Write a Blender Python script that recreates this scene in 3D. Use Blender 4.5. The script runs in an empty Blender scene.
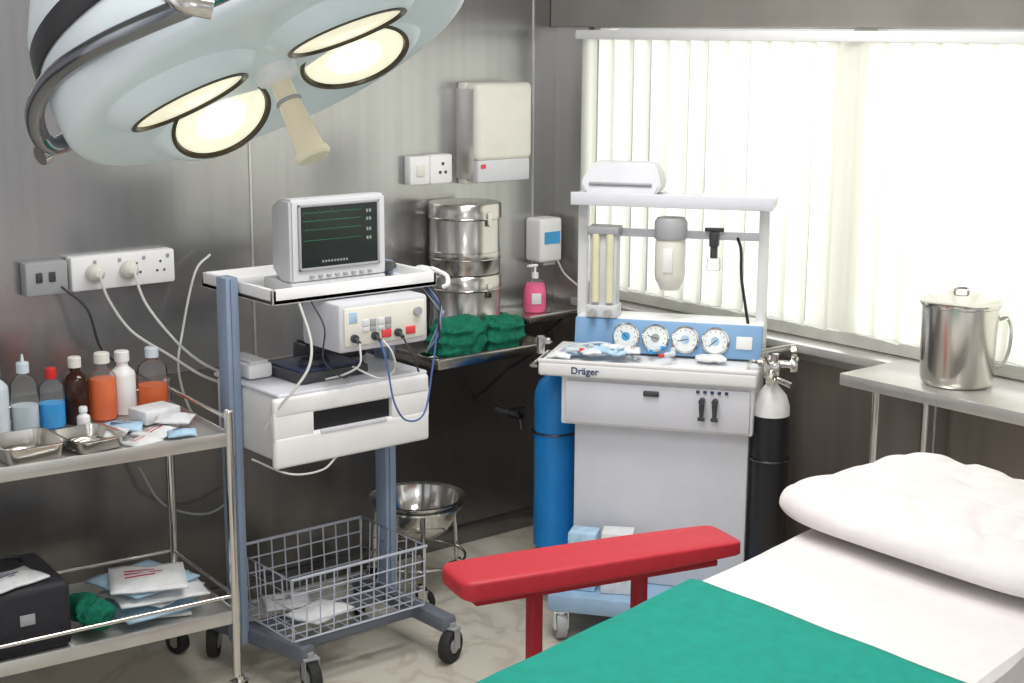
import bpy, bmesh, math, random
from mathutils import Vector, Matrix, noise
random.seed(7)
scene=bpy.context.scene
col=scene.collection
try:
    scene.view_settings.view_transform='Standard'
    scene.view_settings.look='None'
except Exception: pass
# ------------------------------------------------------------ materials
def mat(name,c,rough=.5,metal=0,emit=0,ecol=None,var=.06,scale=12,alpha=1,trans=0,aniso=None,bump=0,coat=0,ior=1.45):
    m=bpy.data.materials.new(name); m.use_nodes=True
    nt=m.node_tree; b=nt.nodes['Principled BSDF']
    tc=nt.nodes.new('ShaderNodeTexCoord'); mp=nt.nodes.new('ShaderNodeMapping')
    if aniso: mp.inputs['Scale'].default_value=aniso
    nz=nt.nodes.new('ShaderNodeTexNoise'); nz.inputs['Scale'].default_value=scale; nz.inputs['Detail'].default_value=4
    nt.links.new(tc.outputs['Object'],mp.inputs['Vector']); nt.links.new(mp.outputs['Vector'],nz.inputs['Vector'])
    cr=nt.nodes.new('ShaderNodeValToRGB')
    lo=[max(0,x*(1-var*1.6)) for x in c]; hi=[min(1,x*(1+var*1.6)) for x in c]
    cr.color_ramp.elements[0].position=.3; cr.color_ramp.elements[1].position=.7
    cr.color_ramp.elements[0].color=(*lo,1); cr.color_ramp.elements[1].color=(*hi,1)
    nt.links.new(nz.outputs['Fac'],cr.inputs['Fac']); nt.links.new(cr.outputs['Color'],b.inputs['Base Color'])
    b.inputs['Roughness'].default_value=rough; b.inputs['Metallic'].default_value=metal
    b.inputs['IOR'].default_value=ior
    if emit:
        b.inputs['Emission Color'].default_value=(*(ecol or c),1); b.inputs['Emission Strength'].default_value=emit
    if trans: b.inputs['Transmission Weight'].default_value=trans
    if coat: b.inputs['Coat Weight'].default_value=coat
    if bump:
        bp=nt.nodes.new('ShaderNodeBump'); bp.inputs['Strength'].default_value=bump; bp.inputs['Distance'].default_value=.01
        nt.links.new(nz.outputs['Fac'],bp.inputs['Height']); nt.links.new(bp.outputs['Normal'],b.inputs['Normal'])
    return m
def srgb(r,g,b):
    f=lambda v:((v/255+.055)/1.055)**2.4 if v/255>.04045 else v/255/12.92
    return (f(r),f(g),f(b))
M={}
M['wall']=mat('brushed_steel_wall',srgb(178,178,179),.24,.92,var=.03,scale=2,aniso=(16,16,.3))
M['wall_low']=mat('reflection_darkened_steel_wall',srgb(130,127,126),.24,.78,var=.05,scale=2,aniso=(10,10,.4))  # dark reflection in the lower steel is put into this base colour
M['wall_r']=mat('side_steel_wall',srgb(176,174,171),.28,.8,var=.03,scale=2,aniso=(10,10,.4))
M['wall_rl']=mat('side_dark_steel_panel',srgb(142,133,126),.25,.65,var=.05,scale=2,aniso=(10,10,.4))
M['beam']=mat('beam_steel',srgb(156,152,146),.4,.4,scale=4)
M['ceil']=mat('ceiling_paint',srgb(200,199,196),.8)
M['seam']=mat('seam_steel',srgb(215,214,212),.3,.8)
M['white']=mat('white_enamel',srgb(234,234,234),.35,var=.012)
M['cream']=mat('cream_plastic',srgb(224,222,212),.4,var=.02)
M['handle']=mat('beige_handle_plastic',srgb(232,222,198),.4,var=.02)
M['lav']=mat('pale_grey_panel',srgb(214,215,222),.4,var=.015)
M['monitor']=mat('monitor_plastic',srgb(206,207,210),.4,var=.015)
M['module']=mat('light_grey_module_plastic',srgb(204,205,210),.4,var=.02)
M['grey']=mat('grey_plastic',srgb(160,162,165),.45,var=.03)
M['dgrey']=mat('dark_grey_plastic',srgb(66,68,72),.4,var=.05)
M['black']=mat('black_plastic',srgb(34,34,38),.35,var=.05)
M['rubber']=mat('black_rubber',srgb(42,41,41),.7)
M['chrome']=mat('chrome',srgb(215,213,208),.14,1,var=.03)
M['steel']=mat('stainless_steel',srgb(204,200,194),.2,1,var=.04,aniso=(1,1,.2))
M['satin']=mat('satin_steel_top',srgb(206,204,200),.3,.7,var=.04)
M['darkchrome']=mat('dark_chrome_rod',srgb(110,112,118),.18,1)
M['yoke']=mat('polished_yoke_steel',srgb(140,142,148),.15,1)
M['bluegrey']=mat('blue_grey_paint',srgb(136,152,176),.4,var=.03)
M['footgrey']=mat('foot_grey_paint',srgb(104,110,120),.45,var=.03)
M['wire']=mat('grey_wire_coating',srgb(182,188,200),.4)
M['bluepanel']=mat('blue_panel',srgb(128,168,208),.4,var=.03)
M['bluecyl']=mat('blue_cylinder_paint',srgb(30,132,208),.35,var=.06)
M['bluecyl2']=mat('dark_blue_cylinder_paint',srgb(28,96,160),.35,var=.06)
M['basebl']=mat('pale_blue_base',srgb(150,180,208),.4)
M['red']=mat('red_leather',srgb(192,44,58),.5,var=.04,bump=.03,scale=60)
M['redp']=mat('red_paint',srgb(166,32,46),.4)
M['green']=mat('green_drape',srgb(0,140,124),.85,var=.05,scale=30,bump=.12)
M['dgreen']=mat('dark_green_cloth',srgb(5,106,82),.9,var=.18,scale=60,bump=.5)
M['sheet']=mat('white_sheet',srgb(224,219,218),.85,var=.015,bump=.05,scale=30)
M['lamp']=mat('lamp_enamel',srgb(226,236,242),.3,var=.015)
M['lens']=mat('lamp_lens',srgb(248,242,218),.25,emit=.58,ecol=srgb(255,248,222),var=.08,scale=50)
M['lenslow']=mat('lamp_lens_dim',srgb(242,236,208),.25,emit=.56,ecol=srgb(255,246,218),var=.06,scale=50)
M['bulb']=mat('lamp_bulb',srgb(255,252,240),.2,emit=1.1,ecol=(1,.98,.92))
M['brass']=mat('dark_bronze_ring',srgb(84,78,64),.3,.8)
M['orange']=mat('orange_liquid',srgb(226,104,36),.3,emit=.12,ecol=srgb(232,100,30),var=.08)  # liquids here glow faintly on their own, added to saturate the colour
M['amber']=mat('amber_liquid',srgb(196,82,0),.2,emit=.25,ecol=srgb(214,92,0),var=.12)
M['brown']=mat('brown_glass',srgb(56,28,18),.15)
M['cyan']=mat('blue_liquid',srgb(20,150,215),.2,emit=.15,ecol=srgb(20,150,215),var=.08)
M['trans']=mat('milky_plastic',srgb(206,216,222),.3,var=.03)
M['redcap']=mat('red_cap',srgb(205,40,40),.4)
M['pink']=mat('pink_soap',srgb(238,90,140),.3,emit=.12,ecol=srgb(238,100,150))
M['screen']=mat('monitor_glass',srgb(24,30,30),.12,emit=.01,ecol=(.1,.3,.25))
M['trace']=mat('green_trace',srgb(30,130,90),.5,emit=.18)
M['tracew']=mat('white_trace',srgb(130,140,135),.5,emit=.15)
M['dial']=mat('dial_face',srgb(232,237,238),.4)
M['tube']=mat('flow_tube_glass',srgb(226,222,190),.2,var=.04)
M['label_bl']=mat('blue_label',srgb(70,160,215),.5)
M['label_red']=mat('red_label',srgb(215,70,70),.5)
M['paper']=mat('paper_pack',srgb(226,228,230),.7,var=.05,scale=40)
M['paperbl']=mat('blue_paper_pack',srgb(172,204,226),.7,var=.12,scale=30)
M['ink']=mat('print_ink',srgb(54,66,112),.6)
M['inkr']=mat('red_print_ink',srgb(200,60,70),.6)
M['bag']=mat('black_bag',srgb(38,38,46),.6,bump=.2,scale=60)
M['cord']=mat('pale_cord',srgb(205,205,200),.5)
M['corddk']=mat('dark_cord',srgb(48,50,58),.5)
M['cordbl']=mat('blue_cord',srgb(70,98,156),.5)
M['reclid']=mat('navy_lid',srgb(52,62,96),.45)
M['frame']=mat('window_frame_paint',srgb(215,215,210),.5)
def glassmat(name,c,rough=.05,mix=.75):
    m=bpy.data.materials.new(name); m.use_nodes=True; nt=m.node_tree; nt.nodes.clear()
    o=nt.nodes.new('ShaderNodeOutputMaterial'); mx=nt.nodes.new('ShaderNodeMixShader'); t=nt.nodes.new('ShaderNodeBsdfTransparent'); g=nt.nodes.new('ShaderNodeBsdfGlossy'); d=nt.nodes.new('ShaderNodeBsdfDiffuse'); a=nt.nodes.new('ShaderNodeMixShader')
    lw=nt.nodes.new('ShaderNodeLayerWeight'); lw.inputs['Blend'].default_value=.08
    t.inputs['Color'].default_value=(*c,1); d.inputs['Color'].default_value=(*c,1); g.inputs['Roughness'].default_value=rough
    mx.inputs[0].default_value=1-mix
    nt.links.new(t.outputs[0],mx.inputs[1]); nt.links.new(d.outputs[0],mx.inputs[2])
    nt.links.new(lw.outputs['Fresnel'],a.inputs[0]); nt.links.new(mx.outputs[0],a.inputs[1]); nt.links.new(g.outputs[0],a.inputs[2]); nt.links.new(a.outputs[0],o.inputs[0])
    return m
M['glass']=glassmat('clear_plastic',(.95,.97,.98),mix=.95)
M['pane']=glassmat('window_glass',(.97,.98,.98),mix=.97)
def blindmat():
    m=bpy.data.materials.new('blind_fabric'); m.use_nodes=True; nt=m.node_tree; nt.nodes.clear()
    o=nt.nodes.new('ShaderNodeOutputMaterial'); mx=nt.nodes.new('ShaderNodeMixShader'); t=nt.nodes.new('ShaderNodeBsdfTranslucent'); d=nt.nodes.new('ShaderNodeBsdfDiffuse')
    nz=nt.nodes.new('ShaderNodeTexNoise'); nz.inputs['Scale'].default_value=60
    cr=nt.nodes.new('ShaderNodeValToRGB'); cr.color_ramp.elements[0].color=(.88,.88,.80,1); cr.color_ramp.elements[1].color=(.95,.95,.89,1)
    nt.links.new(nz.outputs[0],cr.inputs[0]); nt.links.new(cr.outputs[0],t.inputs[0]); nt.links.new(cr.outputs[0],d.inputs[0])
    mx.inputs[0].default_value=.35
    nt.links.new(t.outputs[0],mx.inputs[1]); nt.links.new(d.outputs[0],mx.inputs[2]); nt.links.new(mx.outputs[0],o.inputs[0])
    return m
M['blind']=blindmat()
def floormat():
    m=bpy.data.materials.new('marble_floor'); m.use_nodes=True; nt=m.node_tree; b=nt.nodes['Principled BSDF']
    tc=nt.nodes.new('ShaderNodeTexCoord'); n1=nt.nodes.new('ShaderNodeTexNoise'); n1.inputs['Scale'].default_value=2.2; n1.inputs['Detail'].default_value=8; n1.inputs['Distortion'].default_value=1.6
    cr=nt.nodes.new('ShaderNodeValToRGB'); e=cr.color_ramp.elements
    e[0].position=.35; e[0].color=(*srgb(208,203,190),1); e[1].position=.65; e[1].color=(*srgb(215,210,199),1)
    x=cr.color_ramp.elements.new(.5); x.color=(*srgb(188,180,166),1)
    y=cr.color_ramp.elements.new(.46); y.color=(*srgb(206,201,188),1); z=cr.color_ramp.elements.new(.54); z.color=(*srgb(204,199,185),1)
    nt.links.new(tc.outputs['Object'],n1.inputs[0]); nt.links.new(n1.outputs[0],cr.inputs[0]); nt.links.new(cr.outputs[0],b.inputs['Base Color']); b.inputs['Roughness'].default_value=.3
    return m
M['floor']=floormat()
# ------------------------------------------------------------ geometry helpers
def rotm(e): return Matrix.Rotation(e[2],4,'Z')@Matrix.Rotation(e[1],4,'Y')@Matrix.Rotation(e[0],4,'X')
def box(g,c,s,bev=0,rot=(0,0,0),seg=2):
    r=bmesh.ops.create_cube(g,size=1,matrix=Matrix.Translation(c)@rotm(rot)@Matrix.Diagonal((*s,1)))
    if bev:
        es=list({e for v in r['verts'] for e in v.link_edges})
        bmesh.ops.bevel(g,geom=es,offset=bev,segments=seg,affect='EDGES',profile=.5)
def bx(g,x0,x1,y0,y1,z0,z1,bev=0,seg=2): box(g,((x0+x1)/2,(y0+y1)/2,(z0+z1)/2),(x1-x0,y1-y0,z1-z0),bev,seg=seg)
def align(d):
    return Vector((0,0,1)).rotation_difference(Vector(d).normalized()).to_matrix().to_4x4()
def cyl(g,p0,p1,r0,r1=None,seg=24):
    p0=Vector(p0);p1=Vector(p1); r1=r0 if r1 is None else r1
    bmesh.ops.create_cone(g,cap_ends=True,segments=seg,radius1=r0,radius2=r1,depth=(p1-p0).length,matrix=Matrix.Translation((p0+p1)/2)@align(p1-p0))
def lathe(g,prof,c=(0,0,0),axis=(0,0,1),seg=32):
    mt=Matrix.Translation(c)@align(axis); rings=[]
    for r,z in prof:
        if r<1e-5: rings.append([g.verts.new(mt@Vector((0,0,z)))])
        else: rings.append([g.verts.new(mt@Vector((r*math.cos(2*math.pi*i/seg),r*math.sin(2*math.pi*i/seg),z))) for i in range(seg)])
    for a,b in zip(rings,rings[1:]):
        for i in range(seg):
            j=(i+1)%seg
            if len(a)==1 and len(b)==1: continue
            if len(a)==1: g.faces.new((a[0],b[i],b[j]))
            elif len(b)==1: g.faces.new((a[i],a[j],b[0]))
            else: g.faces.new((a[i],a[j],b[j],b[i]))
def cat(pts,n=6):
    pts=[Vector(p) for p in pts]
    if len(pts)<3: return pts
    P=[pts[0]*2-pts[1]]+pts+[pts[-1]*2-pts[-2]]; out=[]
    for i in range(1,len(P)-2):
        for k in range(n):
            t=k/n; a,b,c,d=P[i-1:i+3]
            out.append(.5*((2*b)+(c-a)*t+(2*a-5*b+4*c-d)*t*t+(3*b-a-3*c+d)*t**3))
    out.append(pts[-1]); return out
def tube(g,pts,r,seg=8,smooth=True,closed=False,n=6):
    pts=cat(pts,n) if smooth else [Vector(p) for p in pts]
    N=len(pts); prev=None; rings=[]
    for i,p in enumerate(pts):
        if closed: t=(pts[(i+1)%N]-pts[i-1])
        else: t=(pts[min(i+1,N-1)]-pts[max(i-1,0)])
        t.normalize()
        if prev is None:
            up=Vector((0,0,1)) if abs(t.z)<.9 else Vector((1,0,0)); a=t.cross(up).normalized()
        else: a=(prev-t*prev.dot(t)).normalized()
        prev=a; b=t.cross(a)
        rings.append([g.verts.new(p+(a*math.cos(2*math.pi*k/seg)+b*math.sin(2*math.pi*k/seg))*r) for k in range(seg)])
    for i in range(N if closed else N-1):
        A=rings[i];B=rings[(i+1)%N]
        for k in range(seg): g.faces.new((A[k],A[(k+1)%seg],B[(k+1)%seg],B[k]))
    if not closed: g.faces.new(rings[0]); g.faces.new(rings[-1])
def ring(g,c,R,r,axis=(0,0,1),n=32,seg=8):
    mt=Matrix.Translation(c)@align(axis)
    tube(g,[mt@Vector((R*math.cos(2*math.pi*i/n),R*math.sin(2*math.pi*i/n),0)) for i in range(n)],r,seg,False,True)
def surf(g,fn,nu,nv):
    V=[[g.verts.new(fn(i/nu,j/nv)) for j in range(nv+1)] for i in range(nu+1)]
    for i in range(nu):
        for j in range(nv): g.faces.new((V[i][j],V[i+1][j],V[i+1][j+1],V[i][j+1]))
def blob(g,c,s,e=.6,nz=.02,fr=6,rot=(0,0,0),nu=48,nv=28,seed=0,ridge=False,ez=1):
    sp=lambda v,p: math.copysign(abs(v)**p,v); mt=Matrix.Translation(c)@rotm(rot); rings=[]
    for j in range(nv+1):
        b=-math.pi/2+math.pi*j/nv; row=[]
        for i in range(nu):
            a=2*math.pi*i/nu
            p=Vector((s[0]*sp(math.cos(b),e)*sp(math.cos(a),e),s[1]*sp(math.cos(b),e)*sp(math.sin(a),e),s[2]*sp(math.sin(b),ez)))
            q=p*fr+Vector((seed,seed*1.7,0))
            k=noise.fractal(q,1,2,4)
            if ridge: k=.6-abs(noise.noise(q))*2+k*.3
            p+=p.normalized()*k*nz
            row.append(mt@p)
        rings.append(row)
    vs=[]
    for j,row in enumerate(rings):
        if j in(0,nv): vs.append([g.verts.new(row[0])])
        else: vs.append([g.verts.new(p) for p in row])
    for A,B in zip(vs,vs[1:]):
        for i in range(nu):
            k=(i+1)%nu
            if len(A)==1: g.faces.new((A[0],B[k],B[i]))
            elif len(B)==1: g.faces.new((A[i],A[k],B[0]))
            else: g.faces.new((A[i],A[k],B[k],B[i]))
def G(): return bmesh.new()
def fin(g,name,m,parent=None,label=None,ang=35,thick=0,**kw):
    bmesh.ops.recalc_face_normals(g,faces=g.faces[:])
    me=bpy.data.meshes.new(name); g.to_mesh(me); g.free()
    for p in me.polygons: p.use_smooth=True
    try: me.set_sharp_from_angle(angle=math.radians(ang))
    except Exception: pass
    ms=m if isinstance(m,(list,tuple)) else [m]
    for x in ms: me.materials.append(M[x])
    o=bpy.data.objects.new(name,me); col.objects.link(o)
    if thick:
        md=o.modifiers.new('thickness','SOLIDIFY'); md.thickness=thick
    if parent: o.parent=parent
    if label: o['label']=label
    for k,v in kw.items(): o[k]=v
    return o
def root(name,label,cat_,loc=(0,0,0),rz=0,group=None,rot=None):
    o=bpy.data.objects.new(name,None); o.empty_display_size=.05; col.objects.link(o); o.location=loc
    o.rotation_euler=rot if rot else (0,0,rz)
    o['label']=label; o['category']=cat_
    if group:o['group']=group
    return o
def thing(g,name,m,label,cat_,loc=(0,0,0),rz=0,group=None,**k):
    o=fin(g,name,m,label=label,**k); o['category']=cat_; o.location=loc; o.rotation_euler=(0,0,rz)
    if group:o['group']=group
    return o
def struct(g,name,m):
    return fin(g,name,m,kind='structure')
def text(s,size,mtx,m,parent,name='lettering',bold=0):
    cu=bpy.data.curves.new('txt','FONT'); cu.body=s; cu.size=size; cu.extrude=.0006; cu.offset=bold
    t=bpy.data.objects.new('txt',cu); col.objects.link(t)
    dg=bpy.context.evaluated_depsgraph_get(); me=bpy.data.meshes.new_from_object(t.evaluated_get(dg))
    bpy.data.objects.remove(t); me.transform(mtx); me.materials.clear(); me.materials.append(M[m])
    o=bpy.data.objects.new(name,me); col.objects.link(o)
    if parent:o.parent=parent
    return o
def front_text(s,size,x,y,z,m,parent,name='lettering',bold=0):
    return text(s,size,Matrix.Translation((x,y,z))@Matrix.Rotation(math.pi/2,4,'X'),m,parent,name,bold)
# ------------------------------------------------------------ room
WX=3.75; WY=4.30; CZ=2.7
g=G(); bx(g,-1.5,4.0,-1.5,4.5,-.1,0); struct(g,'floor','floor')
g=G(); bx(g,-1.5,4.0,-1.5,4.5,CZ,CZ+.1); struct(g,'ceiling','ceil')
g=G(); bx(g,-1.5,3.9,WY,WY+.15,.0,CZ); struct(g,'wall_back','wall')
g=G(); bx(g,-1.5,WX-.001,WY-.006,WY,.0,.82); struct(g,'trim_1','wall_low')  # thin sheet added where the lower steel wall reflects dark
g=G(); W0,W1,Z0,Z1=.9,4.12,.93,1.95
bx(g,WX,WX+.15,-1.5,WY,0,Z0); bx(g,WX,WX+.15,-1.5,W0,Z0,CZ); bx(g,WX,WX+.15,W1,WY,Z0,CZ); bx(g,WX,WX+.15,W0,W1,Z1,CZ)
struct(g,'wall_right','wall_r')
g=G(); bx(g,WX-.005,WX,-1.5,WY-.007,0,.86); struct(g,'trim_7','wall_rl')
for i,y in enumerate((3.35,2.55)):
    g=G(); bx(g,WX-.0075,WX-.005,y-.003,y+.003,.07,.86); struct(g,'trim_%d'%(8+i),'seam')
g=G(); bx(g,WX-.03,WX,-1.5,WY-.002,1.915,CZ-.002,.004); struct(g,'trim_2','beam')
g=G(); bx(g,WX-.075,WX+.10,W0+.002,W1-.002,.90,.9285,.004); struct(g,'trim_3','satin')
for i,x in enumerate((2.44,3.64,1.2)):
    g=G(); bx(g,x-.003,x+.003,WY-.004,WY,.82,CZ-.002); struct(g,'trim_%d'%(4+i),'seam')
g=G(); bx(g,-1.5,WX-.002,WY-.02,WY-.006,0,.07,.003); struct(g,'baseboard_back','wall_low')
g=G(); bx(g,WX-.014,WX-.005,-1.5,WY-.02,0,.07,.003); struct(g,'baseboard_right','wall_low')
g=G(); c_=.002
for y in (2.9,1.7): bx(g,WX+.024,WX+.076,y-.045,y+.045,Z0+.03,Z1-.03)
for ya,yb in((W0+c_,W0+.04),(W1-.04,W1-c_)): bx(g,WX+.022,WX+.078,ya,yb,Z0+.03,Z1-.03)
bx(g,WX+.02,WX+.08,W0+c_,W1-c_,Z0+c_,Z0+.04); bx(g,WX+.02,WX+.08,W0+c_,W1-c_,Z1-.04,Z1-c_)
w=struct(g,'window_1','frame')
g=G(); bx(g,WX+.048,WX+.052,W0+.03,W1-.03,Z0+.03,Z1-.03); fin(g,'glass_pane','pane',w)
def blind(y0,y1,label):
    rt=root('vertical_blind',label,'window blind',(WX-.035,(y0+y1)/2,0))
    h=(y1-y0)/2
    g=G(); bx(g,-.022,.022,-h,h,1.872,1.905,.004); fin(g,'headrail','white',rt)
    g=G(); n=round((2*h-.01)/.090); sp=(2*h-.11)/(n-1)
    for k in range(n):
        y=-h+.055+k*sp
        a=math.radians(14+3*math.sin(k*2.3)); dx=.059*math.sin(a); dy=.059*math.cos(a)
        sw=.003*math.sin(k*1.3)
        def fn(u,v):
            s=(u-.5)*2
            return Vector((s*dx+.003*(1-s*s)+sw*(1-v), y+s*dy, .985+.004*math.sin(k*1.9)+v*.89))
        surf(g,fn,6,6)
    fin(g,'slats','blind',rt)
    g=G(); tube(g,[(-.012,-h+.04+i*.0395,.988+.006*(i%2)) for i in range(int((2*h-.06)/.0395))],.0015,5,False); fin(g,'bottom_chain','white',rt)
blind(.95,4.13,'cream vertical fabric blind glowing with daylight across the window')
# ------------------------------------------------------------ monitor cart
def castor(g1,g2,x,y,z=0,r=.045,ang=0):
    c=Vector((x,y,z+r)); d=Vector((math.cos(ang),math.sin(ang),0))
    lathe(g1,[(0,-.012),(r*.55,-.012),(r*.6,-.016),(r*.95,-.016),(r,-.01),(r,.01),(r*.95,.016),(r*.6,.016),(r*.55,.012),(0,.012)],c,d,24)
    cyl(g2,c-d*.018,c+d*.018,r*.42,seg=16)
    s=d.cross(Vector((0,0,1)))
    for k in(-1,1): box(g2,c+d*.021*k+Vector((0,0,r*.45))+s*.006,(.004,.03,r*1.3),rot=(0,0,ang))
    cyl(g2,(x+s.x*.01,y+s.y*.01,z+r*2-.004),(x+s.x*.01,y+s.y*.01,z+r*2+.02),.012,seg=12)
    box(g2,c+Vector((0,0,r*1.08))+s*.006,(.05,.035,.005),rot=(0,0,ang))
cart=root('equipment_cart','white and blue-grey wheeled equipment cart with drawer and wire basket','medical cart',(2.05,3.55,0))
for x in(.010,.55):
    g=G(); box(g,(x,.23,.655),(.042,.06,1.11),.006); box(g,(x,.197,.655),(.014,.004,1.10)); fin(g,'post','bluegrey',cart)
def beam(g,p0,p1,w,h,bev=.008):
    p0=Vector(p0);p1=Vector(p1); d=p1-p0; box(g,(p0+p1)/2,(d.length,w,h),bev,rot=(0,0,math.atan2(d.y,d.x)))
for a,b in(((.01,.40,.12),(.10,-.02,.12)),((.55,.40,.12),(.555,-.1,.12))):
    g=G(); beam(g,a,b,.055,.05,.012); fin(g,'foot','footgrey',cart)
g=G(); beam(g,(0.01,.24,.12),(.55,.24,.12),.05,.04); fin(g,'crossbar','footgrey',cart)
g=G(); beam(g,(0.08,.06,.12),(.55,.06,.12),.03,.03); fin(g,'crossbar','footgrey',cart)
for x,y,a in((.10,-.03,.5),(.555,-.1,-.5),(.01,.39,0),(.55,.39,0)):
    g1=G();g2=G(); castor(g1,g2,x,y,0,.052,a+math.pi/2+.9); t=fin(g1,'castor','rubber',cart); fin(g2,'castor_hub','grey',t)
g=G(); TX=.035
bx(g,TX,.60,0.02,.43,1.150,1.168,.004)
bx(g,TX,.60,.02,.035,1.15,1.195,.004); bx(g,TX,TX+.015,.02,.43,1.15,1.195,.004); bx(g,.585,.60,.02,.43,1.15,1.195,.004); bx(g,TX,.6,.415,.43,1.15,1.195,.004)
fin(g,'top_tray','white',cart)
g=G(); tube(g,[(.60,.05,1.2),(.620,.04,1.19),(.622,.0,1.18),(.61,-.02,1.16),(.6,-.01,1.15)],.007); box(g,(.61,.1,1.175),(.035,.06,.05),.01); fin(g,'push_handle','white',cart)
g=G(); bx(g,.033,.53,.012,.36,.70,.893,.014,3); fin(g,'drawer_cabinet','white',cart)
g=G(); bx(g,.03,.545,-.005,.37,.890,.903,.006,3); fin(g,'cabinet_top','lav',cart)
g=G()
bx(g,.01,.545,-.014,.010,.838,.893,.010,3); bx(g,.01,.545,-.014,.010,.69,.782,.010,3); bx(g,.01,.14,-.012,.010,.765,.855,.004); bx(g,.41,.545,-.012,.010,.765,.855,.004)
dr=fin(g,'drawer_front','white',cart)
g=G(); bx(g,.13,.42,.006,.0115,.775,.845); fin(g,'handle_recess','black',dr)
g=G(); bx(g,.16,.39,-.0165,-.006,.772,.784,.003); fin(g,'drawer_pull','lav',dr)
MX=.205
g=G(); bx(g,MX,.515,-.05,.15,1.003,1.145,.012); mod=fin(g,'instrument_module','module',cart,'light grey instrument module with sockets under the top tray')
g=G(); bx(g,MX+.015,.50,-.056,-.048,1.022,1.132,.004); fin(g,'front_plate','cream',mod)
for i in range(4):
    g=G(); bx(g,.28+i*.026,.30+i*.026,-.06,-.054,1.06,1.074,.002); bx(g,.28+i*.026,.30+i*.026,-.06,-.054,1.0745,1.095,.002); fin(g,'push_button',['lav','grey','lav','grey'][i],mod)
for i,x in enumerate((.345,.43)):
    g=G(); bx(g,x,x+.033,-.061,-.054,1.035,1.058,.003); fin(g,'red_connector','label_red',mod)
for x in(.25,.32,.40):
    g=G(); cyl(g,(x,-.053,1.045),(x,-.066,1.045),.012,seg=16); cyl(g,(x,-.066,1.045),(x,-.085,1.035),.006,seg=10); fin(g,'socket_plug','dgrey',mod)
g=G(); cyl(g,(.47,-.053,1.10),(.47,-.066,1.10),.013,seg=20); fin(g,'rotary_knob','grey',mod)
g=G(); bx(g,.235,.262,-.058,-.054,1.09,1.12,.001); fin(g,'rating_label','paperbl',mod)
rt=root('flat_recorder','dark navy flat recorder lying on the cart cabinet','recorder',(2.19,3.60,.906),.05)
g=G(); bx(g,0,.24,0,.2,0,.03,.008); fin(g,'body','dgrey',rt)
g=G(); bx(g,.01,.23,.01,.19,.03,.036,.003); fin(g,'lid','reclid',rt)
rt=root('dark_accessory_box','small dark accessory box behind the flat recorder','box',(2.34,3.825,.906),-.05)
g=G(); bx(g,0,.22,0,.08,0,.06,.01); fin(g,'body','dgrey',rt)
g=G(); bx(g,.01,.21,.01,.07,.06,.068,.003); fin(g,'lid','black',rt)
rt=root('white_instrument_case','low white instrument case on the cart cabinet','instrument case',(2.10,3.74,.906))
g=G(); bx(g,-.0,.08,0,.16,0,.045,.01); fin(g,'body','white',rt)
g=G(); bx(g,.01,.07,.01,.15,.045,.052,.003); fin(g,'lid','lav',rt)
g=G()
tube(g,[(.05*math.cos(a*.5)*(1-.004*a),.04*math.sin(a*.5)*(1-.004*a),.004+.0004*a) for a in range(0,40)],.0025,6,False)
thing(g,'coiled_cable','corddk','dark cable coiled on the flat recorder','cable',(2.27,3.66,.9455))
g=G(); X0,X1,Y0,Y1,Zb,Zt=.055,.525,-.01,.34,.165,.355; r=.0032
N=10
for i in range(N+1):
    x=X0+(X1-X0)*i/N
    tube(g,[(x,Y0-.004,Zt),(x,Y0+.004,Zb),(x,Y1-.004,Zb),(x,Y1+.004,Zt)],r*.8,5,False)
for i in range(8):
    y=Y0+(Y1-Y0)*i/7
    tube(g,[(X0-.004,y,Zt),(X0+.004,y,Zb),(X1-.004,y,Zb),(X1+.004,y,Zt)],r*.8,5,False)
for k,z in enumerate((Zb,.2125,.26,.3075,Zt)):
    o=-.004+.008*(Zt-z)/(Zt-Zb); rr=r*1.5 if k==4 else r*.8
    tube(g,[(X0+o,Y0+o,z),(X1-o,Y0+o,z),(X1-o,Y1-o,z),(X0+o,Y1-o,z)],rr,6,False,True)
fin(g,'wire_basket','wire',cart)
def cab(pts,r,m,parent,nm='cable',lab=None):
    g=G(); tube(g,pts,r,7); return fin(g,nm,m,parent,lab)
cab([(.32,-.085,1.035),(.325,-.11,.97),(.335,-.13,.86),(.40,-.10,.79),(.47,-.09,.80),(.53,-.05,.92),(.57,-.02,1.02),(.595,-.01,1.08)],.0028,'cordbl',cart)
cab([(.40,-.085,1.035),(.41,-.12,.98),(.45,-.09,.93),(.49,-.03,.915)],.003,'corddk',cart)
cab([(.25,-.085,1.035),(.24,-.1,.98),(.21,-.07,.95),(.19,.0,.925)],.003,'cord',cart)
cab([(.34,-.07,1.03),(.35,-.10,1.0),(.36,-.10,.95),(.33,-.07,.92),(.28,.0,.95)],.003,'cord',cart)
cab([(.12,.02,1.15),(.13,-.02,1.05),(.11,-.04,.98),(.06,-.04,.92),(.03,-.02,.88),(.0,.03,.80)],.004,'cord',cart)
cab([(.16,.02,1.15),(.17,-.03,1.08),(.15,-.05,1.0),(.19,-.06,.95),(.24,-.03,.93),(.3,.02,.95)],.0025,'corddk',cart)
cab([(-.0,.1,.70),(.05,-.02,.675),(.15,-.03,.67),(.22,.0,.69)],.003,'cord',cart)
for i in range(4):
    cab([(.585,.03+.02*i,1.15),(.590,-.01,1.11-.01*i),(.568+.006*i,-.03,1.05+.01*i),(.578,-.02,1.0+.015*i),(.56,.02,.95)],.0028,['corddk','bluegrey','cordbl','grey'][i],cart)
mo=root('patient_monitor','off-white patient monitor with dark waveform screen on the cart tray','patient monitor',(2.165,3.60,1.1685),.0)
g=G()
secs=[(0.0,.0,.322,.03,.268),(.05,.0,.322,.028,.268),(.11,.02,.300,.035,.255),(.17,.04,.280,.05,.235)]
rings=[]
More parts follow.
